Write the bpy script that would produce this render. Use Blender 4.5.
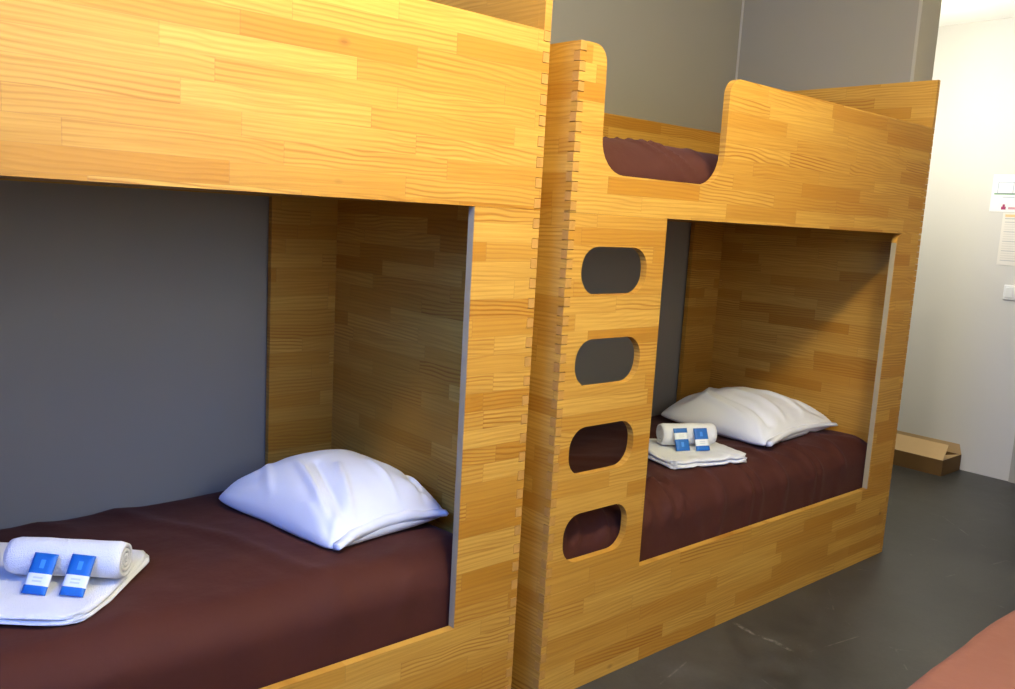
import bpy, bmesh, math, random
from mathutils import Vector, Matrix, noise
from mathutils.geometry import tessellate_polygon

random.seed(7)
scene = bpy.context.scene
for o in list(bpy.data.objects):
    bpy.data.objects.remove(o, do_unlink=True)
COL = scene.collection

# ------------------------------------------------------------------ camera
def look(yaw, pitch, roll):
    f = Vector((math.sin(yaw) * math.cos(pitch), math.cos(yaw) * math.cos(pitch), -math.sin(pitch)))
    r = Vector((math.cos(yaw), -math.sin(yaw), 0))
    u = r.cross(f)
    r2 = math.cos(roll) * r + math.sin(roll) * u
    u2 = -math.sin(roll) * r + math.cos(roll) * u
    m = Matrix((r2, u2, -f)).transposed()
    return m.to_4x4()
cam_data = bpy.data.cameras.new('camera')
cam = bpy.data.objects.new('camera', cam_data)
COL.objects.link(cam)
cam_data.sensor_fit = 'HORIZONTAL'
cam_data.sensor_width = 36.0
cam_data.lens = 868.4 / 1015 * 36.0
cam_data.clip_start = 0.02
cam.matrix_world = Matrix.Translation((-1.1492, -1.6046, 1.3518)) @ look(0.7232, 0.1464, 0.0565)
scene.camera = cam

# ------------------------------------------------------------------ world, light, exposure
world = bpy.data.worlds.new('world')
scene.world = world
world.use_nodes = True
world.node_tree.nodes['Background'].inputs[0].default_value = (0.55, 0.72, 1.0, 1)
world.node_tree.nodes['Background'].inputs[1].default_value = 1.0

def area_light(name, loc, direction, sx, sy, power, color, shape='RECTANGLE'):
    d = bpy.data.lights.new(name, 'AREA')
    d.shape = shape; d.size = sx; d.size_y = sy
    d.energy = power; d.color = color
    o = bpy.data.objects.new(name, d); COL.objects.link(o)
    o.location = loc
    o.rotation_euler = Vector(direction).to_track_quat('-Z', 'Z').to_euler()
    return o
# blue daylight entering by the high window in the left wall
area_light('left_window_daylight', (-1.96, -1.02, 1.86), (1, 0.35, -0.40), 1.30, 0.92, 78, (0.05, 0.22, 1.0))
# softer fill light, set in an added window over the single bed
area_light('bed_window_fill', (-0.10, -2.02, 1.68), (0, 1, -0.25), 1.10, 0.86, 24, (0.70, 0.82, 1.0))
# globe lamps: position, watts, colour (their emitting globes are built with the lamps below)
LAMPS = [('pendant_lamp', (-0.25, -0.88, 2.38), 82, (1.0, 0.89, 0.48), 'globe pendant lamp above the aisle by the nearer bunk'),
         ('pendant_lamp', (1.15, -0.85, 2.40), 42, (1.0, 0.89, 0.50), 'globe pendant lamp above the aisle by the farther bunk'),
         ('pendant_lamp', (3.42, 0.62, 2.04), 35, (1.0, 0.98, 0.85), 'globe pendant lamp in the entrance behind the grey partition')]

vs = scene.view_settings
vs.view_transform = 'Standard'; vs.look = 'None'
vs.exposure = 0.0; vs.gamma = 1.0; vs.use_curve_mapping = False

# ------------------------------------------------------------------ materials
class NT:
    def __init__(self, name):
        self.m = bpy.data.materials.new(name); self.m.use_nodes = True
        self.t = self.m.node_tree; self.b = self.t.nodes['Principled BSDF']
    def n(self, kind, **kw):
        x = self.t.nodes.new(kind)
        for k, v in kw.items(): setattr(x, k, v)
        return x
    def put(self, sock, v):
        if isinstance(v, bpy.types.NodeSocket): self.t.links.new(v, sock)
        else: sock.default_value = v
    def math(self, op, a, b=0.0, c=None):
        x = self.n('ShaderNodeMath', operation=op)
        self.put(x.inputs[0], a); self.put(x.inputs[1], b)
        if c is not None: self.put(x.inputs[2], c)
        return x.outputs[0]
    def vec(self, a, b, c):
        x = self.n('ShaderNodeCombineXYZ')
        for i, v in enumerate((a, b, c)): self.put(x.inputs[i], v)
        return x.outputs[0]
    def noise(self, v, scale=1.0, detail=3.0, rough=0.5):
        x = self.n('ShaderNodeTexNoise'); self.put(x.inputs['Vector'], v)
        x.inputs['Scale'].default_value = scale; x.inputs['Detail'].default_value = detail
        x.inputs['Roughness'].default_value = rough
        return x.outputs['Fac']
    def mix(self, f, a, b, blend='MIX'):
        x = self.n('ShaderNodeMix', data_type='RGBA', blend_type=blend)
        self.put(x.inputs[0], f)
        self.put(x.inputs[6], a if isinstance(a, bpy.types.NodeSocket) else (*a, 1))
        self.put(x.inputs[7], b if isinstance(b, bpy.types.NodeSocket) else (*b, 1))
        return x.outputs[2]
    def ramp(self, f, lo, hi):
        x = self.n('ShaderNodeMapRange'); self.put(x.inputs[0], f)
        x.inputs[1].default_value = lo; x.inputs[2].default_value = hi
        return x.outputs[0]
    def bump(self, h, strength, dist=0.01):
        x = self.n('ShaderNodeBump'); self.put(x.inputs['Height'], h)
        x.inputs['Strength'].default_value = strength; x.inputs['Distance'].default_value = dist
        self.t.links.new(x.outputs[0], self.b.inputs['Normal'])
    def set(self, color=None, rough=None, spec=None, **kw):
        if color is not None: self.put(self.b.inputs['Base Color'], color if isinstance(color, bpy.types.NodeSocket) else (*color, 1))
        if rough is not None: self.put(self.b.inputs['Roughness'], rough)
        if spec is not None: self.put(self.b.inputs['Specular IOR Level'], spec)
        for k, v in kw.items(): self.put(self.b.inputs[k], v)
        return self.m

def wood(name, along, across, tint=0.70):
    """finger-jointed pine board: strips 45 mm high, blocks of random length and tone, pine grain"""
    k = NT(name)
    tc = k.n('ShaderNodeTexCoord'); sp = k.n('ShaderNodeSeparateXYZ')
    k.t.links.new(tc.outputs['Object'], sp.inputs[0])
    oi = k.n('ShaderNodeObjectInfo'); seed = k.math('MULTIPLY', oi.outputs['Random'], 37.0)
    u = sp.outputs['XYZ'.index(along)]; w = sp.outputs['XYZ'.index(across)]
    rowf = k.math('ADD', k.math('DIVIDE', w, 0.046), 40.0)
    row = k.math('FLOOR', rowf)
    wn = k.n('ShaderNodeTexWhiteNoise', noise_dimensions='2D')
    k.put(wn.inputs['Vector'], k.vec(row, seed, 0.0))
    rr = wn.outputs['Value']
    uu = k.math('ADD', k.math('DIVIDE', u, 0.40), k.math('MULTIPLY', rr, 9.0))
    col = k.math('FLOOR', uu)
    wc = k.n('ShaderNodeTexWhiteNoise', noise_dimensions='3D')
    k.put(wc.inputs['Vector'], k.vec(row, col, seed))
    cs = k.n('ShaderNodeSeparateColor'); k.t.links.new(wc.outputs['Color'], cs.inputs[0])
    ra, rb, rc = cs.outputs[0], cs.outputs[1], cs.outputs[2]
    off = k.math('MULTIPLY', ra, 50.0); off2 = k.math('MULTIPLY', rb, 50.0)
    # slow warp -> cathedral arches, then a sine over the strip's height
    warp = k.noise(k.vec(k.math('ADD', k.math('MULTIPLY', u, 3.4), off), k.math('ADD', k.math('MULTIPLY', w, 9.0), off2), off), 1.0, 2.0, 0.5)
    amp = k.math('ADD', k.math('MULTIPLY', rc, 26.0), 8.0)
    tilt = k.math('MULTIPLY', k.math('SUBTRACT', rb, 0.5), 60.0)
    ph = k.math('ADD', k.math('MULTIPLY', w, 560.0), k.math('MULTIPLY', warp, amp))
    ph = k.math('ADD', ph, k.math('MULTIPLY', u, tilt))
    ring = k.math('ADD', k.math('MULTIPLY', k.math('SINE', ph), 0.5), 0.5)
    ring = k.math('POWER', ring, 2.2)
    streak = k.noise(k.vec(k.math('ADD', k.math('MULTIPLY', u, 4.0), off), k.math('MULTIPLY', w, 170.0), off2), 1.0, 3.0, 0.6)
    patch = k.noise(k.vec(k.math('ADD', k.math('MULTIPLY', u, 1.6), off2), k.math('ADD', k.math('MULTIPLY', w, 7.0), off), 0.0), 1.0, 2.0, 0.5)
    light = (0.91 * tint, 0.505 * tint, 0.090 * tint); dark = (0.67 * tint, 0.290 * tint, 0.028 * tint)
    base = k.mix(k.math('POWER', ra, 1.4), light, dark)
    g = k.math('MULTIPLY', ring, k.math('MULTIPLY', k.ramp(patch, 0.30, 0.70), k.math('ADD', k.math('MULTIPLY', rb, 0.78), 0.26)))
    c = k.mix(g, base, (0.46 * tint, 0.155 * tint, 0.012 * tint))
    c = k.mix(k.math('MULTIPLY', k.ramp(streak, 0.42, 0.70), 0.46), c, (0.54 * tint, 0.23 * tint, 0.025 * tint))
    # small knots / stains, sparse
    kn = k.n('ShaderNodeTexVoronoi'); k.put(kn.inputs['Vector'], k.vec(k.math('ADD', k.math('MULTIPLY', u, 2.6), seed), k.math('MULTIPLY', w, 4.2), seed))
    kn.inputs['Scale'].default_value = 1.0
    knf = k.math('MULTIPLY', k.ramp(kn.outputs['Distance'], 0.045, 0.012), 0.5)
    c = k.mix(knf, c, (0.22 * tint, 0.09 * tint, 0.025 * tint))
    # thin joint lines between strips and at block ends
    fw = k.math('FRACT', rowf); fu = k.math('FRACT', uu)
    jl = k.math('MAXIMUM', k.math('LESS_THAN', fw, 0.022), k.math('LESS_THAN', fu, 0.0045))
    c = k.mix(k.math('MULTIPLY', jl, 0.30), c, (0.25, 0.11, 0.03))
    k.bump(k.math('ADD', ring, streak), 0.06, 0.002)
    return k.set(c, k.math('ADD', k.math('MULTIPLY', streak, 0.12), 0.40), 0.28)

WX = wood('pine_board_along_x', 'X', 'Z')
WY = wood('pine_board_along_y', 'Y', 'Z')
WFLAT = wood('pine_board_flat', 'X', 'Y')

def simple(name, color, rough=0.6, spec=0.4, var=0.0, vscale=5.0, bump=0.0, bscale=200.0, **kw):
    k = NT(name)
    tc = k.n('ShaderNodeTexCoord').outputs['Object']
    if var:
        f = k.noise(tc, vscale, 4.0)
        col = k.mix(f, tuple(c * (1 - var) for c in color), tuple(min(1, c * (1 + var)) for c in color))
    else: col = color
    if bump: k.bump(k.noise(tc, bscale, 3.0), bump, 0.004)
    return k.set(col, rough, spec, **kw)

EDGELIT = simple('pine_edge_window_light', (0.40, 0.32, 0.19), 0.6, 0.3, 0.10, 50.0)  # pine edge with the pale window light put into its colour
END = simple('pine_end_grain', (0.50, 0.25, 0.055), 0.6, 0.2, 0.22, 60.0)
WALL = simple('grey_wall_paint', (0.290, 0.262, 0.210), 0.8, 0.15, 0.03, 2.0, 0.05, 320.0)
WHITEWALL = simple('off_white_wall_paint', (0.66, 0.64, 0.61), 0.7, 0.25, 0.02, 2.0, 0.05, 320.0)
CEIL = simple('white_ceiling_paint', (0.90, 0.89, 0.86), 0.8, 0.2, 0.02, 2.0)
TRIM = simple('pale_grey_profile', (0.42, 0.39, 0.35), 0.5, 0.4, 0.03, 8.0)
ENDLIGHT = simple('grey_wall_lightened_end', (0.40, 0.36, 0.285), 0.7, 0.2, 0.03, 8.0)
DOORGREY = simple('grey_door_laminate', (0.30, 0.29, 0.28), 0.5, 0.4, 0.04, 6.0)
STEEL = simple('brushed_steel', (0.55, 0.55, 0.56), 0.3, 0.5, 0.05, 30.0, Metallic=1.0)
SWITCH = simple('white_switch_plastic', (0.80, 0.80, 0.78), 0.35, 0.5, 0.02, 20.0)
COTTON = simple('white_cotton', (0.90, 0.90, 0.92), 0.8, 0.25, 0.02, 8.0, 0.10, 500.0)
TERRY = simple('white_terry_cloth', (0.90, 0.90, 0.92), 0.95, 0.1, 0.03, 60.0, 0.9, 420.0)
CARD = simple('brown_cardboard', (0.15, 0.082, 0.030), 0.8, 0.2, 0.08, 14.0)
CARDIN = simple('pale_cardboard_inside', (0.52, 0.36, 0.19), 0.8, 0.2, 0.05, 14.0)
PBLUE = simple('sachet_blue', (0.008, 0.125, 0.47), 0.4, 0.5, 0.06, 30.0)
PWHITE = simple('sachet_white', (0.82, 0.85, 0.86), 0.4, 0.5, 0.02, 30.0)
PPALE = simple('sachet_pale_mark', (0.05, 0.25, 0.74), 0.4, 0.5, 0.02, 30.0)
PGREY = simple('sachet_grey_print', (0.62, 0.67, 0.70), 0.4, 0.5, 0.02, 30.0)
PAPER = simple('white_paper', (0.84, 0.84, 0.85), 0.7, 0.2, 0.01, 10.0)
PAPERW = simple('cream_paper', (0.80, 0.76, 0.70), 0.7, 0.2, 0.01, 10.0)
INKGREY = simple('grey_print', (0.52, 0.51, 0.51), 0.7, 0.2, 0.02, 40.0)
INKPALE = simple('pale_grey_print', (0.70, 0.66, 0.61), 0.7, 0.2, 0.02, 40.0)
INKGREEN = simple('green_print', (0.22, 0.42, 0.27), 0.7, 0.2, 0.02, 40.0)
INKRED = simple('red_print', (0.38, 0.05, 0.15), 0.7, 0.2, 0.02, 40.0)
INKPINK = simple('pink_print', (0.66, 0.36, 0.42), 0.7, 0.2, 0.02, 40.0)
INKORANGE = simple('orange_print', (0.82, 0.58, 0.30), 0.7, 0.2, 0.02, 40.0)
INKBLUE = simple('blue_grey_print', (0.30, 0.37, 0.52), 0.7, 0.2, 0.02, 40.0)

def fabric(name, lo, hi):
    k = NT(name)
    tc = k.n('ShaderNodeTexCoord').outputs['Object']
    f = k.noise(tc, 6.0, 4.0)
    c = k.mix(f, lo, hi)
    k.bump(k.noise(tc, 22.0, 4.0), 0.10, 0.02)
    m = k.set(c, 0.75, 0.15)
    k.b.inputs['Sheen Weight'].default_value = 0.08
    k.b.inputs['Sheen Roughness'].default_value = 0.4
    k.b.inputs['Sheen Tint'].default_value = (0.9, 0.6, 0.55, 1)
    return m
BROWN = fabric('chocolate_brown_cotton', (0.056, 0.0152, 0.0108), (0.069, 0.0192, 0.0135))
BROWNLIT = fabric('brown_cotton_lit', (0.185, 0.072, 0.048), (0.215, 0.085, 0.058))  # the bunks' brown, lightened: strong light on the corner bed put into the colour

def concrete():
    k = NT('dark_concrete_floor')
    tc = k.n('ShaderNodeTexCoord').outputs['Object']
    a = k.noise(tc, 1.6, 5.0, 0.6); b = k.noise(tc, 9.0, 6.0, 0.65); d = k.noise(tc, 70.0, 3.0)
    f = k.math('ADD', k.math('MULTIPLY', a, 0.40), k.math('ADD', k.math('MULTIPLY', b, 0.50), k.math('MULTIPLY', d, 0.10)))
    c = k.mix(k.ramp(f, 0.32, 0.68), (0.016, 0.0157, 0.0145), (0.070, 0.069, 0.064))
    # scuffs: thin pale broken scratches
    sp = k.n('ShaderNodeSeparateXYZ'); k.t.links.new(tc, sp.inputs[0])
    rot = k.vec(k.math('ADD', k.math('MULTIPLY', sp.outputs[0], 0.55), k.math('MULTIPLY', sp.outputs[1], 0.83)),
                k.math('SUBTRACT', k.math('MULTIPLY', sp.outputs[1], 0.55), k.math('MULTIPLY', sp.outputs[0], 0.83)), 0.0)
    wv = k.n('ShaderNodeTexVoronoi', feature='DISTANCE_TO_EDGE'); k.put(wv.inputs['Vector'], rot); wv.inputs['Scale'].default_value = 1.7
    line = k.ramp(wv.outputs['Distance'], 0.006, 0.0)
    mask = k.ramp(k.noise(tc, 7.0, 5.0, 0.7), 0.54, 0.70)
    sc = k.math('MULTIPLY', k.math('MULTIPLY', line, mask), 0.7)
    wob = k.math('MULTIPLY', k.math('SUBTRACT', k.noise(tc, 14.0, 3.0), 0.5), 0.05)
    dx = k.math('ABSOLUTE', k.math('ADD', k.math('SUBTRACT', sp.outputs[0], 1.36), wob))
    dyy = k.math('ABSOLUTE', k.math('ADD', sp.outputs[1], 0.14))
    seg = k.math('MULTIPLY', k.math('MULTIPLY', k.ramp(dx, 0.012, 0.003), k.ramp(dyy, 0.125, 0.10)), k.ramp(k.noise(tc, 38.0, 4.0, 0.7), 0.42, 0.62))
    sc = k.math('MAXIMUM', sc, k.math('MULTIPLY', seg, 0.6))
    spots = k.math('MULTIPLY', k.ramp(k.noise(tc, 26.0, 3.0, 0.6), 0.70, 0.80), 0.35)
    c = k.mix(k.math('MAXIMUM', sc, spots), c, (0.30, 0.29, 0.27))
    k.bump(b, 0.05, 0.01)
    return k.set(c, k.math('ADD', k.math('MULTIPLY', b, 0.25), 0.28), 0.45)
FLOOR = concrete()

def glow(name, color, s):
    k = NT(name); k.set(color, 0.5, 0.3)
    k.b.inputs['Emission Color'].default_value = (*color, 1); k.b.inputs['Emission Strength'].default_value = s
    return k.m
def glassm():
    k = NT('window_glass'); k.set((1, 1, 1), 0.02, 0.5)
    k.b.inputs['Transmission Weight'].default_value = 1.0; k.b.inputs['IOR'].default_value = 1.45
    return k.m
GLASS = glassm()

# ------------------------------------------------------------------ mesh helpers
def link(name, bm, mats, parent=None, smooth=False, loc=None):
    me = bpy.data.meshes.new(name)
    bmesh.ops.recalc_face_normals(bm, faces=bm.faces)
    bm.to_mesh(me); bm.free()
    for m in (mats if isinstance(mats, (list, tuple)) else [mats]): me.materials.append(m)
    if smooth:
        for p in me.polygons: p.use_smooth = True
    o = bpy.data.objects.new(name, me); COL.objects.link(o)
    if parent: o.parent = parent
    if loc: o.location = loc
    return o
def tag(o, label=None, cat=None, group=None, kind=None):
    if label: o['label'] = label
    if cat: o['category'] = cat
    if group: o['group'] = group
    if kind: o['kind'] = kind
    return o
def empty(name, loc, rz=0.0):
    o = bpy.data.objects.new(name, None); COL.objects.link(o)
    o.location = loc; o.rotation_euler = (0, 0, rz); o.empty_display_size = 0.1
    return o
def box(bm, a, b, mat=0, M=None):
    x0, y0, z0 = a; x1, y1, z1 = b
    v = [bm.verts.new((M @ Vector(p)) if M else p) for p in
         ((x0, y0, z0), (x1, y0, z0), (x1, y1, z0), (x0, y1, z0), (x0, y0, z1), (x1, y0, z1), (x1, y1, z1), (x0, y1, z1))]
    for f in ((0, 3, 2, 1), (4, 5, 6, 7), (0, 1, 5, 4), (1, 2, 6, 5), (2, 3, 7, 6), (3, 0, 4, 7)):
        bm.faces.new([v[i] for i in f]).material_index = mat
    return v
def board(bm, outline, holes, y0, y1, mat=0):
    """plate in the XZ plane between y0 and y1; outline and holes are (x, z) loops"""
    loops = [outline] + holes
    flat = [p for l in loops for p in l]
    tris = tessellate_polygon([[Vector((p[0], p[1], 0)) for p in l] for l in loops])
    f = [bm.verts.new((p[0], y0, p[1])) for p in flat]; b = [bm.verts.new((p[0], y1, p[1])) for p in flat]
    for t in tris:
        try:
            bm.faces.new([f[i] for i in t]).material_index = mat
            bm.faces.new([b[i] for i in reversed(t)]).material_index = mat
        except ValueError: pass
    i0 = 0
    for l in loops:
        n = len(l)
        for i in range(n):
            a, c = i0 + i, i0 + (i + 1) % n
            bm.faces.new((f[a], f[c], b[c], b[a])).material_index = mat
        i0 += n
def arc(cx, cz, r, a0, a1, n=8):
    return [(cx + r * math.cos(math.radians(a0 + (a1 - a0) * i / n)), cz + r * math.sin(math.radians(a0 + (a1 - a0) * i / n))) for i in range(n + 1)]
def rrect(cx, cz, w, h, r):
    hw, hh = w / 2 - r, h / 2 - r
    return (arc(cx + hw, cz + hh, r, 0, 90) + arc(cx - hw, cz + hh, r, 90, 180) + arc(cx - hw, cz - hh, r, 180, 270) + arc(cx + hw, cz - hh, r, 270, 360))
def lathe(bm, prof, cx, cy, n=32, mat=0):
    rings = []
    for r, z in prof:
        rings.append([bm.verts.new((cx + r * math.cos(2 * math.pi * i / n), cy + r * math.sin(2 * math.pi * i / n), z)) for i in range(n)])
    for a, b in zip(rings, rings[1:]):
        for i in range(n): bm.faces.new((a[i], a[(i + 1) % n], b[(i + 1) % n], b[i])).material_index = mat
    bm.faces.new(rings[0][::-1]).material_index = mat; bm.faces.new(rings[-1]).material_index = mat
def bevel(o, w=0.0015, seg=2):
    md = o.modifiers.new('bevel', 'BEVEL'); md.width = w; md.segments = seg; md.limit_method = 'ANGLE'; md.angle_limit = math.radians(40)
    return o
def struct(name, boxes, m, label=None):
    bm = bmesh.new()
    for a, b in boxes: box(bm, a, b)
    return tag(link(name, bm, m), kind='structure')

# ------------------------------------------------------------------ the room
XL, XR, YF, YB, ZC, XP = -2.00, 4.276, -2.06, 0.985, 2.611, 2.52
struct('floor', [((XL - .1, YF - .1, -0.08), (XR + .1, YB + .1, 0))], FLOOR)
struct('ceiling', [((XL - .1, YF - .1, ZC), (XR + .1, YB + .1, ZC + .08))], CEIL)
struct('wall_back', [((XL - .1, YB, 0), (XR + .1, YB + .1, ZC))], WALL)
fx0, fx1, fz0, fz1 = -0.70, 0.50, 1.20, 2.16
struct('wall_front', [((XL - .1, YF - .1, 0), (fx0, YF, ZC)), ((fx1, YF - .1, 0), (XR + .1, YF, ZC)),
                      ((fx0, YF - .1, 0), (fx1, YF, fz0)), ((fx0, YF - .1, fz1), (fx1, YF, ZC))], WALL)
wy0, wy1, wz0, wz1 = -1.72, -0.32, 1.35, 2.37
struct('wall_left', [((XL - .1, YF, 0), (XL, wy0, ZC)), ((XL - .1, wy1, 0), (XL, YB, ZC)),
                     ((XL - .1, wy0, 0), (XL, wy1, wz0)), ((XL - .1, wy0, wz1), (XL, wy1, ZC))], WALL)
DY0, DY1, DZ = -0.84, 0.060, 2.06
struct('wall_right', [((XR, 0.104, 0), (XR + .1, YB, ZC)), ((XR, YF, 0), (XR + .1, DY0 - .044, ZC)),
                      ((XR, DY0 - .044, DZ + .044), (XR + .1, 0.104, ZC))], WHITEWALL)
struct('wall_partition', [((XP, 0.122, 0), (XP + 0.165, YB, ZC))], WALL)
struct('trim_1', [((XP - .004, YB - .006, 0), (XP, YB, ZC)), ((XP - .010, YB - .004, 0), (XP - .004, YB, ZC))], TRIM)
struct('added_end_cap', [((XP - .003, 0.116, 0), (XP + .168, 0.122, ZC)), ((XP - .003, 0.122, 0), (XP, 0.130, ZC))], ENDLIGHT)  # added cap, paler than the wall so the shaded end looks lit
struct('trim_3', [((XR - .012, 0.060, 0), (XR, 0.104, DZ + .044)), ((XR - .012, DY0 - .044, 0), (XR, DY0, DZ + .044)),
                  ((XR - .012, DY0, DZ), (XR, 0.060, DZ + .044))], TRIM)
# door
dr = tag(empty('door_1', (XR + .03, (DY0 + DY1) / 2, 0)), kind='structure')
bm = bmesh.new(); box(bm, (-0.02, DY0 - dr.location.y, 0.006), (0.02, DY1 - dr.location.y, DZ - .004)); link('door_leaf', bm, DOORGREY, dr)
bm = bmesh.new(); box(bm, (-0.028, -0.39, 0.96), (-0.02, -0.35, 1.14)); box(bm, (-0.07, -0.38, 1.05), (-0.02, -0.362, 1.068)); box(bm, (-0.07, -0.38, 1.05), (-0.056, -0.25, 1.068))
bevel(link('door_handle', bm, STEEL, dr), 0.003)
# window
def window(name, loc, rz, w, h):
    wn = tag(empty(name, loc, rz), kind='structure'); hw = w / 2
    bm = bmesh.new()
    for a, b in (((-.03, -hw, 0), (.03, -hw + .06, h)), ((-.03, hw - .06, 0), (.03, hw, h)), ((-.03, -hw + .06, 0), (.03, hw - .06, .06)), ((-.03, -hw + .06, h - .06), (.03, hw - .06, h)), ((-.03, -.035, .06), (.03, .035, h - .06))): box(bm, a, b)
    link('window_frame', bm, SWITCH, wn)
    bm = bmesh.new(); box(bm, (-.006, -hw + .06, .06), (.006, -.035, h - .06)); box(bm, (-.006, .035, .06), (.006, hw - .06, h - .06)); link('window_pane', bm, GLASS, wn)
window('window_1', (XL - .05, (wy0 + wy1) / 2, wz0), 0, wy1 - wy0, wz1 - wz0)
window('fill_window', ((fx0 + fx1) / 2, YF - .05, fz0), math.pi / 2, fx1 - fx0, fz1 - fz0)  # unseen window, added to carry the fill light

# ------------------------------------------------------------------ bunk beds
L, H, HE, ZB, ZT, WR, WL, DB, T = 2.05, 1.80, 1.988, 0.3186, 1.371, 0.2088, 0.397, 0.975, 0.022
PITCH = 0.050
def fingers(z0, z1, odd):
    """z ranges of the box joint's fingers on one of the two boards"""
    out = []; n = int(math.ceil((z1 - 0) / (PITCH / 2)))
    for i in range(n):
        a, b = i * PITCH / 2, (i + 1) * PITCH / 2
        if (i % 2 == 1) == odd and b > z0 and a < z1:
            out.append((max(a, z0) + .0009, min(b, z1) - .0009))
    return out
P = 0.0006   # the fingers stand proud by this much
def bunk(x, label, round_corner=0.0):
    r = tag(empty('bunk_bed', (x, 0, 0)), label, 'bunk bed', 'pine bunk beds along the grey wall')
    # front boards, each with its own fingers into the end panels
    def front_fingers(bm, z0, z1, left=True, right=True):
        for a, b in fingers(z0, z1, False):
            if left: box(bm, (-P, .0004, a), (T, T, b), 1); box(bm, (0.0004, 0, a), (T, .0005, b), 0)
            if right: box(bm, (L - T, .0004, a), (L + P, T, b), 1); box(bm, (L - T, 0, a), (L - .0004, .0005, b), 0)
    # base board
    bm = bmesh.new(); box(bm, (T, 0, 0), (L - T, T, ZB - .0005)); front_fingers(bm, 0, ZB)
    link('base_board', bm, [WX, END], r)
    # guard board with the climbing dip
    ol = [(T, ZT), (L - T, ZT), (L - T, H)]
    ol += [(0.69, H)] + arc(0.695, H - .05, .05, 90, 180)[0:]
    ol += arc(0.545, 1.477 + .10, .10, 0, -90)[0:]
    ol += arc(0.195, 1.477 + .092, .092, -90, -180)
    ol += arc(0.055, H - .045, .045, 0, 90)
    ol += [(T, H)]
    clean = []
    for p in ol:
        if not clean or (abs(p[0] - clean[-1][0]) + abs(p[1] - clean[-1][1])) > 1e-5: clean.append(p)
    bm = bmesh.new(); board(bm, clean, [], 0, T); front_fingers(bm, ZT, H)
    link('guard_board', bm, [WX, END], r)
    # ladder panel with four hand and foot holes
    bm = bmesh.new()
    holes = [rrect(0.190, zc, 0.266, hh_, 0.060) for zc, hh_ in ((1.220, .130), (0.968, .132), (0.720, .138), (0.469, .142))]
    board(bm, [(T, ZB), (WL, ZB), (WL, ZT - .0005), (T, ZT - .0005)], holes, 0, T); front_fingers(bm, ZB, ZT, True, False)
    link('ladder_panel', bm, [WX, END], r)
    # stile at the head end
    bm = bmesh.new()
    x0 = L - WR
    zt_ = ZT - .0005
    tl = arc(x0 + round_corner, zt_ - round_corner, round_corner, 90, 180) if round_corner else [(x0, zt_)]
    board(bm, [(x0, ZB), (L - T, ZB), (L - T, zt_)] + tl, [], 0, T)
    front_fingers(bm, ZB, ZT, False, True)
    box(bm, (x0 - .0006, .0012, ZB + .001), (x0 + .001, T, zt_ - max(round_corner, .001)), 2)  # thin added strip, coloured as the edge looks when lit from the left
    link('stile', bm, [WX, END, EDGELIT], r)
    # end panels
    for xa, xb, hgt, nm in ((0, T, H, 'foot_end_panel'), (L - T, L, HE, 'head_end_panel')):
        bm = bmesh.new(); box(bm, (xa, T, 0), (xb, DB, hgt))
        for a, b in fingers(0, H, True):
            box(bm, (xa + .0004, -P, a), (xb - .0004, T, b), 1)
            if xa == 0: box(bm, (xa, 0, a), (xa + .0005, T, b), 0)
            else: box(bm, (xb - .0005, 0, a), (xb, T, b), 0)
        if hgt > H + .01: box(bm, (xa, 0, H + .0005), (xb, T, hgt))
        bevel(link(nm, bm, [WY, END], r), 0.0012, 1)
    # returns at the back, rear board, decks
    for xa in (T, L - T - .232):
        bm = bmesh.new(); box(bm, (xa, DB - T, 0.01), (xa + .232, DB, ZT)); link('back_return', bm, WX, r)
    bm = bmesh.new(); box(bm, (T, DB - T, ZT), (L - T, DB, H)); link('rear_board', bm, WX, r)
    for z0, nm in ((0.17, 'lower_deck'), (ZT + .004, 'upper_deck')):
        bm = bmesh.new(); box(bm, (T, T, z0), (L - T, DB - T, z0 + .02)); link(nm, bm, WFLAT, r)
    return r
X1R, GAP = 0.3505, 0.1051
B1X, B2X = X1R - L, X1R + GAP
b1 = bunk(B1X, 'pine bunk bed in the foreground, nearer one, cut off by the left picture edge')
b2 = bunk(B2X, 'farther pine bunk bed with four oval ladder holes and dipped upper guard board', 0.038)

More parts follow.
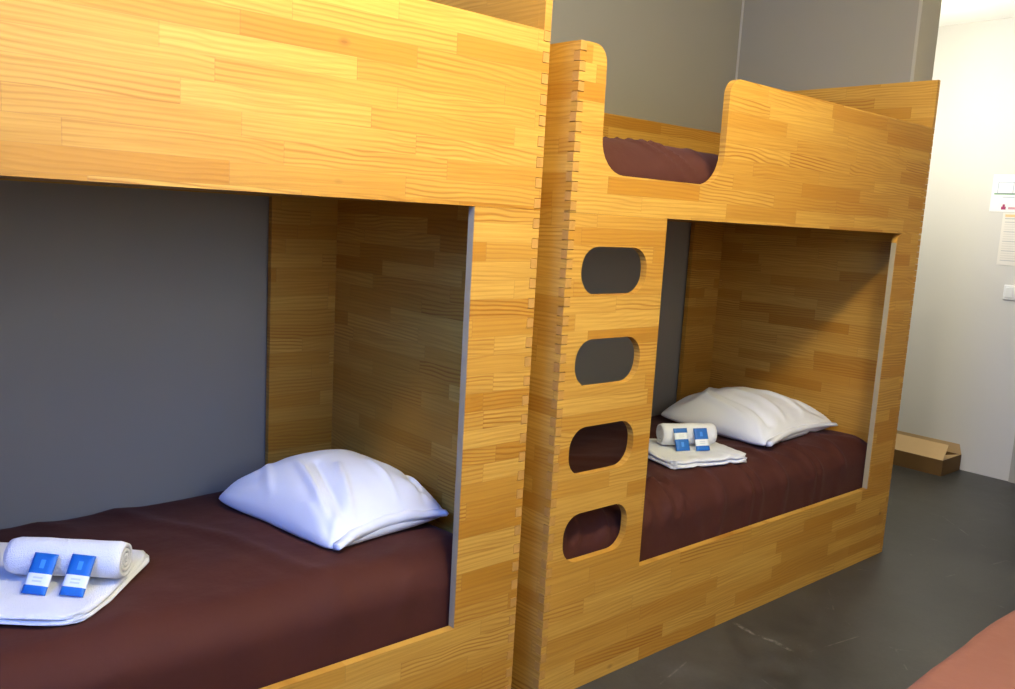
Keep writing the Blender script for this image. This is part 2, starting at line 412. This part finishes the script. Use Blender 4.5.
# ------------------------------------------------------------------ bedding
def fbm(x, y, z, o=4):
    return noise.fractal(Vector((x, y, z)), 1.0, 2.0, o)
def ridged(x, y, z):
    return 1.0 - abs(noise.noise(Vector((x, y, z)))) * 2.0
def cover(name, x0, x1, y0, y1, zb, zt, rf, sag, seed, label, wr=0.006, folds=None, nx=150, ny=70, parent=None, rback=0.05):
    """mattress in a brown cover: superelliptic section front and back, soft ends, fine creases"""
    bm = bmesh.new(); W_ = y1 - y0
    # section profile (distance round from front bottom over the top to the back bottom)
    prof = []
    for i in range(9): prof.append((0.0, zb + (zt - rf - zb) * i / 9))
    for i in range(13):
        a = math.radians(180 - 90 * i / 12); prof.append((rf * 1.25 + rf * 1.25 * math.cos(a), zt - rf + rf * math.sin(a)))
    n = 34
    for i in range(1, n): prof.append((rf * 1.25 + (W_ - rf * 1.25 - rback) * i / n, zt))
    for i in range(9):
        a = math.radians(90 - 90 * i / 8); prof.append((W_ - rback + rback * math.cos(a), zt - rback + rback * math.sin(a)))
    for i in range(1, 5): prof.append((W_, zt - rback - (zt - rback - zb) * i / 4))
    rows = []
    for ix in range(nx + 1):
        s = ix / nx; X = x0 + (x1 - x0) * s
        e = min(s, 1 - s) * (x1 - x0)
        drop = 0.045 * (1 - min(1, e / 0.09)) ** 2
        row = []
        for (dy, z) in prof:
            k = max(0, (z - zb) / (zt - zb))
            t = dy / W_
            zz = z - drop * k - sag * t * k
            y = y0 + dy
            nrm = Vector((0, -1, 0.3)) if dy < rf * 0.5 else Vector((0, 0, 1))
            amp = wr * (0.25 + 0.75 * k)
            d = fbm(X * 2.3 + seed, y * 2.6, z * 2.0 + seed) * amp * 1.6
            rz = ridged(X * 3.2 + seed * 2 + y * 2.2, y * 1.2 - X * .5, z * 1.5)
            d += max(0, rz - 0.72) * amp * 4.2
            if folds:
                for (fx, wd, am, sl) in folds:
                    q = (X - fx - (z - zt) * sl - max(0, dy - rf) * sl * 1.4) / wd
                    d += am * math.exp(-q * q) * math.exp(-(max(0, dy - 0.10) / 0.13) ** 2) * min(1, k * 1.6)
            p = Vector((X, y, zz)) + nrm.normalized() * d * min(1.0, e / 0.02 + 0.15)
            p.z = max(p.z, zb)
            if p.y < y0 - 0.004: p.y = y0 - 0.004
            if p.y > y1: p.y = y1
            row.append(bm.verts.new(p))
        rows.append(row)
    for a, b in zip(rows, rows[1:]):
        for i in range(len(prof) - 1): bm.faces.new((a[i], a[i + 1], b[i + 1], b[i]))
        bm.faces.new((a[-1], a[0], b[0], b[-1]))
    bm.faces.new(rows[0]); bm.faces.new(rows[-1][::-1])
    o = link(name, bm, BROWN, parent, True)
    if label: tag(o, label, 'mattress', 'mattresses in brown covers')
    return o
low1 = cover('covered_mattress', B1X + T + .006, X1R - T - .004, 0.034, DB - T - .004, 0.191, 0.500, 0.095, 0.045, 3.1,
      'brown covered mattress on the lower berth of the nearer bunk', 0.006,
      [(-0.15, .05, .006, .5), (-0.42, .07, .006, -.3), (-0.62, .04, .005, .4), (0.06, .03, .006, .6)])
low2 = cover('covered_mattress', B2X + T + .006, B2X + L - T - .004, 0.034, DB - T - .004, 0.191, 0.508, 0.105, 0.040, 8.7,
      'brown covered mattress on the lower berth of the farther bunk', 0.007,
      [(0.58, .016, .020, .5), (0.66, .014, .016, .8), (0.76, .018, .016, .5), (0.97, .018, .012, .5), (1.06, .016, .022, .45), (1.13, .012, .014, .6), (1.34, .022, .014, .25), (1.50, .014, .016, .12), (1.56, .016, .012, .1), (1.73, .022, .014, .2), (1.93, .014, .016, .15), (1.98, .014, .012, .1), (2.16, .022, .012, .3)])
cover('covered_mattress', B2X + T + .006, B2X + L - T - .004, 0.034, DB - T - .004, ZT + .025, 1.590, 0.12, -0.03, 14.2,
      'brown covered mattress showing in the dip of the upper berth', 0.0035,
      [(0.62, .022, .006, .7), (0.86, .014, .009, -1.0), (0.92, .012, .009, -1.1), (1.12, .02, .005, .8)])
cover('covered_mattress', B1X + T + .006, X1R - T - .004, 0.034, DB - T - .004, ZT + .025, 1.60, 0.10, 0.0, 21.2,
      'brown covered mattress high on the upper berth of the nearer bunk', 0.008)

from mathutils.bvhtree import BVHTree
def surface(o):
    m = o.data; t = BVHTree.FromPolygons([v.co.copy() for v in m.vertices], [tuple(p.vertices) for p in m.polygons])
    def f(x, y):
        h = t.ray_cast(Vector((x, y, 1.2)), Vector((0, 0, -1)))
        return h[0].z if h[0] is not None else -9
    return f
S1, S2 = surface(low1), surface(low2)
def pillow(name, S, C, zbase, thick, seed, label, lip, peak=0.0, creases=()):
    """C: four ground corners (x, y, z) in the order near, right, back, left"""
    N, R, K, Lf = [Vector(c) for c in C]
    n = 64; bm = bmesh.new(); top = {}; bot = {}
    cen = (N + R + K + Lf) / 4
    for i in range(n + 1):
        for j in range(n + 1):
            u, v = i / n, j / n
            U, V = 2 * u - 1, 2 * v - 1
            # edges pulled in between the corners
            uu = u - 0.06 * U * (1 - V * V) * abs(U) ** 2 * 0.9
            vv = v - 0.06 * V * (1 - U * U) * abs(V) ** 2 * 0.9
            rc_ = 0.10 * (U * U * V * V) ** 2
            uu += (0.5 - uu) * rc_; vv += (0.5 - vv) * rc_
            p = (N * (1 - uu) + R * uu) * (1 - vv) + (Lf * (1 - uu) + K * uu) * vv
            g = max(0.0, (1 - abs(U) ** 2.4)) ** 0.62 * max(0.0, (1 - abs(V) ** 2.4)) ** 0.62
            h = thick * g * (1 + peak * (U * .3 + V * .15))
            edge = 1 - max(abs(U), abs(V))
            cr = 0.0
            for (cu, cv) in ((-1, -1), (1, -1), (1, 1), (-1, 1)):
                du, dv = U - cu, V - cv; d = math.hypot(du, dv); a = math.atan2(dv, du)
                cr += math.sin(a * 9 + seed + 3 * noise.noise(Vector((d * 2, seed, cu)))) * math.exp(-((d - .45) / .33) ** 2) * 0.006
            w = fbm(p.x * 6 + seed, p.y * 6, seed, 3) * 0.006 + cr
            for (u0, v0, u1, v1, wd, am) in creases:
                ax, ay = u1 - u0, v1 - v0; l2 = ax * ax + ay * ay
                tt = max(0, min(1, ((U - u0) * ax + (V - v0) * ay) / l2))
                dd = math.hypot(U - u0 - tt * ax, V - v0 - tt * ay)
                w += am * math.exp(-(dd / wd) ** 2) * math.sin(math.pi * (0.15 + 0.7 * tt))
            rim = 0.006 * (1 if edge > 0 else 0.6)
            zt_ = p.z + rim + h * 0.82 + w * min(1, edge * 6)
            zb_ = max(S(p.x, p.y) + 0.005, p.z - h * 0.3); zt_ = max(zt_, zb_ + .001 + .006 * (1 if edge > 0 else 0.3))
            top[i, j] = bm.verts.new((p.x, p.y, zt_))
            if 0 < i < n and 0 < j < n: bot[i, j] = bm.verts.new((p.x, p.y, zb_))
            else: bot[i, j] = top[i, j]
    for i in range(n):
        for j in range(n):
            bm.faces.new((top[i, j], top[i + 1, j], top[i + 1, j + 1], top[i, j + 1]))
            q = [bot[i, j], bot[i, j + 1], bot[i + 1, j + 1], bot[i + 1, j]]
            if len(set(q)) >= 3:
                try: bm.faces.new(q)
                except ValueError: pass
    o = link(name, bm, COTTON, None, True)
    tag(o, label, 'pillow', 'white pillows on the lower berths')
    # the open hem of the pillow case along the near edge
    bm = bmesh.new(); m = 60; ra = []
    for i in range(m + 1):
        t = 0.06 + 0.86 * i / m; U = 2 * t - 1
        p = N * (1 - t) + R * t
        inw = (Lf - N).normalized()
        q0 = p + inw * (0.05 * (1 - U * U) + .004)
        wv = fbm(t * 5 + seed, 1.3, seed, 3) * 0.006
        belly = (1 - U * U)
        z_top = p.z + 0.010 + lip * belly * 0.55 + wv
        ring = [Vector((q0.x, q0.y, z_top)) + inw * 0.012, Vector((q0.x, q0.y, z_top + .002)) - inw * 0.010,
                Vector((q0.x, q0.y, z_top - .006)) - inw * (0.020 + lip * .12 * belly), Vector((q0.x, q0.y, p.z + 0.002 + belly * .004)) - inw * (0.014 + lip * .08 * belly),
                Vector((q0.x, q0.y, p.z - 0.004)) + inw * 0.012]
        for x in ring: x.z = max(x.z, S(x.x, x.y) + .005)
        ra.append([bm.verts.new(x) for x in ring])
    for a, b in zip(ra, ra[1:]):
        for i in range(5): bm.faces.new((a[i], a[(i + 1) % 5], b[(i + 1) % 5], b[i]))
    bm.faces.new(ra[0]); bm.faces.new(ra[-1][::-1])
    link('pillowcase_hem', bm, COTTON, o, True)
    return o
pillow('pillow', S1, [(-0.105, 0.190, 0.505), (0.305, 0.215, 0.520), (0.300, 0.800, 0.500), (-0.170, 0.810, 0.480)], 0.470, 0.165, 1.7,
       'plump white pillow on the nearer bunk, tinted blue by daylight', 0.05, 0.25,
       [(-.8, -.75, -.35, .25, .05, .018), (-.62, -.8, -.22, .05, .05, -.018), (-.5, -.85, -.05, -.1, .04, .012), (.2, -.85, .35, -.2, .04, .010), (.6, -.9, .85, -.2, .05, -.014), (.75, -.7, .92, .1, .04, .010), (-.9, .1, -.5, .6, .05, .010)])
pillow('pillow', S2, [(1.770, 0.165, 0.522), (2.435, 0.205, 0.528), (2.440, 0.840, 0.515), (1.890, 0.830, 0.505)], 0.480, 0.155, 5.3,
       'white pillow on the farther bunk, behind the towels and soap', 0.04, 0.0,
       [(-.85, -.6, -.55, .5, .05, .018), (-.6, -.8, -.35, .3, .05, -.018), (-.25, -.85, -.1, .3, .06, .014), (.25, -.8, .2, 0, .04, .012), (.5, -.8, .6, .2, .05, -.012), (-.6, .3, .1, .75, .06, .014), (-.1, .6, .5, .85, .05, .012)])

def towel(S, C, a, w, d, th, label, seed, layers=2):
    """folded flat towel: C near corner, a its long direction"""
    r = tag(empty('folded_towel', (C[0], C[1], C[2]), a), label, 'towel', 'flat folded white towels')
    def layer(name, z0, z1, inset, sd):
        bm = bmesh.new(); n, m = 40, 30; top = {}; bt = {}
        for i in range(n + 1):
            for j in range(m + 1):
                u, v = i / n, j / m
                X = inset + (w - 2 * inset) * u; Y = inset * .6 + (d - inset * 1.2) * v
                # rounded outline corners and soft rims
                U, V = abs(2 * u - 1), abs(2 * v - 1)
                k = max(0, (U ** 8 + V ** 8) - 1)
                X += (0.5 - u) * 0.05 * k; Y += (0.5 - v) * 0.05 * k
                X += 0.006 * fbm(Y * 7 + sd, sd, 0, 2) * (U ** 4); Y += 0.006 * fbm(X * 7, sd, 2, 2) * (V ** 4)
                e = min(1 - U, 1 - V)
                rnd = math.sqrt(max(0, 1 - max(0, 1 - e / 0.07) ** 2))
                hz = (z1 - z0) / 2
                wob = fbm(X * 9, Y * 9, sd, 3) * 0.0025
                mid = (z0 + z1) / 2 + (wob if z0 > 0.002 else 0)
                gx = C[0] + math.cos(a) * X - math.sin(a) * Y; gy = C[1] + math.sin(a) * X + math.cos(a) * Y
                lo = S(gx, gy) - C[2] + .004
                zt_ = max(mid + hz * (0.25 + 0.75 * rnd) + wob, lo + z0 + (z1 - z0) * .8 * (.3 + .7 * rnd)); zb_ = max(mid - hz * (0.25 + 0.75 * rnd), lo + z0 * .8)
                top[i, j] = bm.verts.new((X, Y, max(zt_, zb_ + .0004)))
                bt[i, j] = bm.verts.new((X, Y, zb_))
        for i in range(n):
            for j in range(m):
                bm.faces.new((top[i, j], top[i + 1, j], top[i + 1, j + 1], top[i, j + 1])); bm.faces.new((bt[i, j], bt[i, j + 1], bt[i + 1, j + 1], bt[i + 1, j]))
        for i in range(n):
            bm.faces.new((top[i, 0], bt[i, 0], bt[i + 1, 0], top[i + 1, 0])); bm.faces.new((top[i, m], top[i + 1, m], bt[i + 1, m], bt[i, m]))
        for j in range(m):
            bm.faces.new((top[0, j], top[0, j + 1], bt[0, j + 1], bt[0, j])); bm.faces.new((top[n, j], bt[n, j], bt[n, j + 1], top[n, j + 1]))
        return link(name, bm, TERRY, r, True)
    for k in range(layers):
        layer('towel_fold', th * k / layers, th * (k + 1) / layers - .0008, 0.0 if k == 0 else .004 * k, seed + k * 3)
    return r
def roll(c, a, length, rad, label, seed):
    """rolled towel: a spiral of cloth swept along its own axis (local X)"""
    r = tag(empty('rolled_towel', c, a), label, 'towel', 'rolled white towels')
    bm = bmesh.new(); pts = []
    turns = 3.2; n = 110; th = rad / (turns + .4)
    for i in range(n + 1):
        t = i / n; ang = math.radians(-60) + turns * 2 * math.pi * (t - 1); rr = rad * (0.16 + 0.84 * t)
        pts.append((rr, ang))
    nx = 16; rows = []
    for k in range(nx + 1):
        s = k / nx; X = (s - .5) * length
        rw = []
        for (rr, ang) in pts:
            q = min(s, 1 - s) * length
            shr = 1 - 0.10 * max(0, 1 - q / .012) ** 2
            R_ = (rr + fbm(X * 10, ang * .6, seed, 2) * .002) * shr
            rw.append((bm.verts.new((X, math.cos(ang) * R_, rad + math.sin(ang) * R_ * .96)),
                       bm.verts.new((X, math.cos(ang) * (R_ - th * .62), rad + math.sin(ang) * (R_ - th * .62) * .96))))
        rows.append(rw)
    for a_, b_ in zip(rows, rows[1:]):
        for i in range(n):
            bm.faces.new((a_[i][0], a_[i + 1][0], b_[i + 1][0], b_[i][0])); bm.faces.new((a_[i][1], b_[i][1], b_[i + 1][1], a_[i + 1][1]))
        bm.faces.new((a_[n][0], a_[n][1], b_[n][1], b_[n][0])); bm.faces.new((a_[0][0], b_[0][0], b_[0][1], a_[0][1]))
    for rw, fl in ((rows[0], False), (rows[-1], True)):
        for i in range(n):
            q = (rw[i][0], rw[i][1], rw[i + 1][1], rw[i + 1][0]); bm.faces.new(q[::-1] if fl else q)
    link('towel_spiral', bm, TERRY, r, True)
    return r
def sachet(base, a, lean, w, h, label, flip=False, skew=0.0):
    """flat soap sachet: blue, white and blue bands, a pale mark on the large blue band"""
    r = tag(empty('soap_sachet', base, a), label, 'soap sachet', 'blue and white soap sachets')
    bm = bmesh.new(); n = 24; m = 10
    def zn(v):
        if flip: v = 1 - v
        return 0 if v < .20 or v > .52 else 1
    R = Matrix.Rotation(skew, 4, 'Y'); Lm = Matrix.Rotation(-lean, 4, 'X')
    g = {}
    for i in range(n + 1):
        for j in range(m + 1):
            v, u = i / n, j / m
            e = min(1, min(v, 1 - v) * 8, min(u, 1 - u) * 5)
            for s in (0, 1):
                p = Vector(((u - .5) * w, (-1 if s == 0 else 1) * (0.0012 + .0030 * math.sqrt(e)), v * h))
                g[i, j, s] = bm.verts.new(Lm @ (R @ p))
    for i in range(n):
        for j in range(m):
            v = (i + .5) / n; vv = 1 - v if flip else v; u = (j + .5) / m
            mt = zn(v)
            if mt == 0 and .62 < vv < .82 and .44 < u < .56: mt = 2
            if mt == 1 and (.29 < vv < .34 or .38 < vv < .43) and .25 < u < .66: mt = 3
            bm.faces.new((g[i, j, 0], g[i, j + 1, 0], g[i + 1, j + 1, 0], g[i + 1, j, 0])).material_index = mt
            bm.faces.new((g[i, j, 1], g[i + 1, j, 1], g[i + 1, j + 1, 1], g[i, j + 1, 1])).material_index = 0 if mt != 1 else 1
    for i in range(n):
        for j in (0, m):
            bm.faces.new((g[i, j, 0], g[i + 1, j, 0], g[i + 1, j, 1], g[i, j, 1])).material_index = zn((i + .5) / n)
    for j in range(m):
        for i in (0, n):
            bm.faces.new((g[i, j, 0], g[i, j + 1, 0], g[i, j + 1, 1], g[i, j, 1])).material_index = 0
    link('sachet_wrapper', bm, [PBLUE, PWHITE, PPALE, PGREY], r, True)
    return r
# nearer bunk
a1 = math.atan2(-0.64, 0.77)
n1 = Vector((-0.685, 0.135, 0.497)); e1 = Vector((math.cos(a1), math.sin(a1), 0)); f1 = Vector((-e1.y, e1.x, 0))
o1 = n1 - e1 * 0.42
towel(S1, o1, a1, 0.42, 0.375, 0.022, 'white towel folded flat on the nearer bunk, cut by the left edge', 2.0, 2)
rc1 = n1 - e1 * 0.118 + f1 * 0.190
roll((rc1.x, rc1.y, 0.5205), a1, 0.245, 0.046, 'tightly rolled white towel at the left edge, nearer bunk', 4.0)
for k, (s, wd, lb) in enumerate(((-0.030, .050, 'left one of two blue soap sachets against the nearer towel roll'), (0.048, .050, 'right one of two blue soap sachets against the nearer towel roll'))):
    p = rc1 + e1 * s - f1 * 0.098
    sachet((p.x, p.y, 0.5215), a1, math.radians(36), wd, 0.086, lb, False, math.radians(4))
# farther bunk
a2 = math.radians(-15)
n2 = Vector((1.245, 0.205, 0.506)); e2 = Vector((math.cos(a2), math.sin(a2), 0)); f2 = Vector((-e2.y, e2.x, 0))
towel(S2, n2, a2, 0.365, 0.31, 0.030, 'thick white towel folded flat on the farther bunk beside the ladder', 12.0, 2)
a2r = math.radians(-28); e2r = Vector((math.cos(a2r), math.sin(a2r), 0)); f2r = Vector((-e2r.y, e2r.x, 0))
rc2 = Vector((1.480, 0.330, 0))
roll((rc2.x, rc2.y, 0.536), a2r, 0.215, 0.047, 'rolled white towel on the farther bunk, in front of its pillow', 9.0)
for (s, fl, lb) in ((-0.046, True, 'soap sachet with its large blue band low, left on the farther towel'), (0.034, False, 'soap sachet with its large blue band on top, right on the farther towel')):
    p = rc2 + e2r * s - f2r * 0.083
    sachet((p.x, p.y, 0.5385), a2r, math.radians(27), 0.054, 0.084, lb, fl, math.radians(-2))

# ------------------------------------------------------------------ the third bed, by the camera
fb = tag(empty('single_bed', (0.02, -1.90, 0)), 'low single bed in the bottom right corner, across from the bunks', 'bed')
FL, FW = 2.02, 0.925
bm = bmesh.new(); box(bm, (0, FW - T, 0.0), (FL, FW, 0.30)); link('side_board', bm, WX, fb)
bm = bmesh.new(); box(bm, (0, 0, 0.0), (FL, T, 0.30)); link('side_board', bm, WX, fb)
for xa in (0, FL - T):
    bm = bmesh.new(); box(bm, (xa, T, 0), (xa + T, FW - T, 0.30)); link('end_board', bm, WY, fb)
bm = bmesh.new(); box(bm, (0, 0, 0.30), (FL, FW, 0.335)); link('bed_deck', bm, WFLAT, fb)
# its cover lies on the bed and hangs a little over the aisle side
def loose_cover():
    bm = bmesh.new(); nx, ny = 150, 80; g = {}
    x0, x1, y0, y1 = 0.03, 2.03, -1.885, -0.935
    zt = 0.520
    for s_ in (0, 1):
        for i in range(nx + 1):
            for j in range(ny + 1):
                u, v = i / nx, j / ny; X = x0 + (x1 - x0) * u; Y = y0 + (y1 - y0) * v
                eu = min(u, 1 - u) * (x1 - x0); ev = min(v, 1 - v) * (y1 - y0)
                e = min(eu, ev); r_ = 0.06
                rd = 1 - math.sqrt(max(0, 1 - max(0, 1 - e / r_) ** 2))
                if s_ == 0:
                    wv = 0.010 * fbm(X * 2.2, Y * 2.2, 3.3) + 0.010 * max(0, ridged(X * 1.6 + Y * 3.4, Y * 2.8 - X * 2.2, 5.0) - .6)
                    z = zt + wv - rd * 0.13
                else: z = 0.342
                yy = Y + (0.012 * fbm(X * 3.4, 7.7, 1.0, 3)) * (v ** 8)
                g[i, j, s_] = bm.verts.new((X, yy, z))
    for i in range(nx):
        for j in range(ny):
            for s_ in (0, 1): bm.faces.new((g[i, j, s_], g[i + 1, j, s_], g[i + 1, j + 1, s_], g[i, j + 1, s_]))
    for i in range(nx):
        for j in (0, ny): bm.faces.new((g[i, j, 0], g[i + 1, j, 0], g[i + 1, j, 1], g[i, j, 1]))
    for j in range(ny):
        for i in (0, nx): bm.faces.new((g[i, j, 0], g[i, j + 1, 0], g[i, j + 1, 1], g[i, j, 1]))
    return link('covered_mattress', bm, BROWNLIT, None, True)
tag(loose_cover(), 'brown covered mattress in the bottom right corner, lightened to look brightly lit', 'mattress', 'mattresses in brown covers')

# ------------------------------------------------------------------ cardboard box by the far wall
cb = tag(empty('cardboard_box', (4.135, 0.66, 0)), 'long open brown cardboard box on the floor by the white wall', 'box')
bx0, bx1, by0, by1, bh, ct = -0.13, 0.132, -0.285, 0.285, 0.095, 0.004
bm = bmesh.new()
box(bm, (bx0, by0, 0), (bx1, by1, ct)); box(bm, (bx0, by0, ct), (bx0 + ct, by1, bh)); box(bm, (bx1 - ct, by0, ct), (bx1, by1, bh))
box(bm, (bx0 + ct, by0, ct), (bx1 - ct, by0 + ct, bh)); box(bm, (bx0 + ct, by1 - ct, ct), (bx1 - ct, by1, bh))
link('carton', bm, CARD, cb)
def flap(p0, p1, out, ln, m, name):
    bm = bmesh.new(); p0 = Vector(p0); p1 = Vector(p1); out = Vector(out).normalized() * ln
    nn = (p1 - p0).cross(out).normalized() * .003
    q = [p0, p1, p1 + out - (p1 - p0) * .03, p0 + out + (p1 - p0) * .03]
    a = [bm.verts.new(x) for x in q]; b = [bm.verts.new(x + nn) for x in q]
    bm.faces.new(a); bm.faces.new(b[::-1])
    for i in range(4): bm.faces.new((a[i], a[(i + 1) % 4], b[(i + 1) % 4], b[i]))
    link(name, bm, m, cb)
flap((bx0, by0, bh), (bx0, by1, bh), (0.55, 0, 0.42), 0.125, CARDIN, 'flap')
flap((bx1 - .006, by0, bh), (bx1 - .006, by1, bh), (0.02, 0, 1), 0.06, CARDIN, 'flap')
flap((bx0 + .01, by0, bh), (bx1 - .012, by0, bh), (0, 0.7, -0.2), 0.09, CARDIN, 'flap')

# ------------------------------------------------------------------ notices and switch on the white wall
def sheet(name, y_left, y_right, z0, z1, mat0, marks, mats, label, cat):
    """paper on the wall facing the room; marks are (u0, v0, u1, v1, material) from the top left"""
    r = tag(empty(name, (XR, y_right, z0)), label, cat)
    w, h = y_left - y_right, z1 - z0
    bm = bmesh.new(); box(bm, (-.003, 0, 0), (-.0003, w, h), 0)
    for (u0, v0, u1, v1, mi) in marks:
        box(bm, (-.0036, w * (1 - u1), h * (1 - v1)), (-.0028, w * (1 - u0), h * (1 - v0)), mi)
    link('paper_sheet', bm, [mat0] + mats, r)
    return r
em = [(.10, .20, .88, .215, 1), (.10, .20, .11, .50, 1), (.10, .50, .40, .515, 1), (.36, .20, .37, .50, 1), (.62, .20, .63, .42, 1), (.87, .20, .88, .62, 1),
      (.05, .50, .58, .54, 2), (.50, .44, .66, .62, 2), (.66, .50, .90, .55, 2), (.20, .60, .60, .615, 1), (.62, .66, .88, .67, 1), (.74, .30, .76, .42, 2),
      (.20, .86, .28, .94, 3), (.22, .80, .26, .87, 3), (.32, .87, .62, .93, 4), (.66, .87, .94, .89, 4), (.66, .91, .90, .93, 4), (.40, .05, .72, .09, 5), (.76, .05, .94, .09, 5)]
sheet('evacuation_plan', 0.408, 0.098, 1.535, 1.745, PAPER, em, [INKBLUE, INKGREEN, INKRED, INKPINK, INKGREY],
      'white evacuation plan with green and red print, upper paper on the white wall', 'sign')
nm = [(.06, .03, .94, .08, 1), (.06, .10, .60, .12, 2)]
for i in range(17):
    v = .17 + i * .046
    nm.append((.07, v, .90 - .25 * ((i * 37) % 10) / 10, v + .014, 3 if i % 4 else 2))
sheet('notice', 0.330, 0.122, 1.235, 1.530, PAPERW, nm, [INKORANGE, INKGREY, INKPALE],
      'cream paper notice with an orange heading, taped below the plan', 'notice')
sw = tag(empty('light_switch', (XR, 0.215, 1.082)), 'white light switch beneath the papers at the right picture edge', 'switch')
bm = bmesh.new(); box(bm, (-.012, -.055, -.042), (0, .055, .042)); bevel(link('switch_plate', bm, SWITCH, sw), .004, 3)
for s in (-1, 1):
    bm = bmesh.new(); box(bm, (-.017, s * .024 - .020, -.030), (-.012, s * .024 + .020, .030)); bevel(link('rocker', bm, SWITCH, sw), .002, 2)

# ------------------------------------------------------------------ lamps
for nm_, (lx, ly, lz), watts, colr, lab in LAMPS:
    pl_ = tag(empty(nm_, (lx, ly, ZC)), lab, 'pendant lamp', 'globe pendant lamps')
    d_ = lz - ZC
    bm = bmesh.new(); lathe(bm, [(.05, 0), (.05, -.018), (.012, -.028), (.007, -.034), (.007, d_ + .115), (.03, d_ + .112), (.03, d_ + .090)], 0, 0, 24); link('cord_and_cap', bm, SWITCH, pl_)
    bm = bmesh.new(); bmesh.ops.create_icosphere(bm, subdivisions=3, radius=0.10, matrix=Matrix.Translation((0, 0, d_)))
    link('globe', bm, glow('lit_opal_globe', colr, watts / (4 * math.pi ** 2 * 0.10 ** 2)), pl_, True)
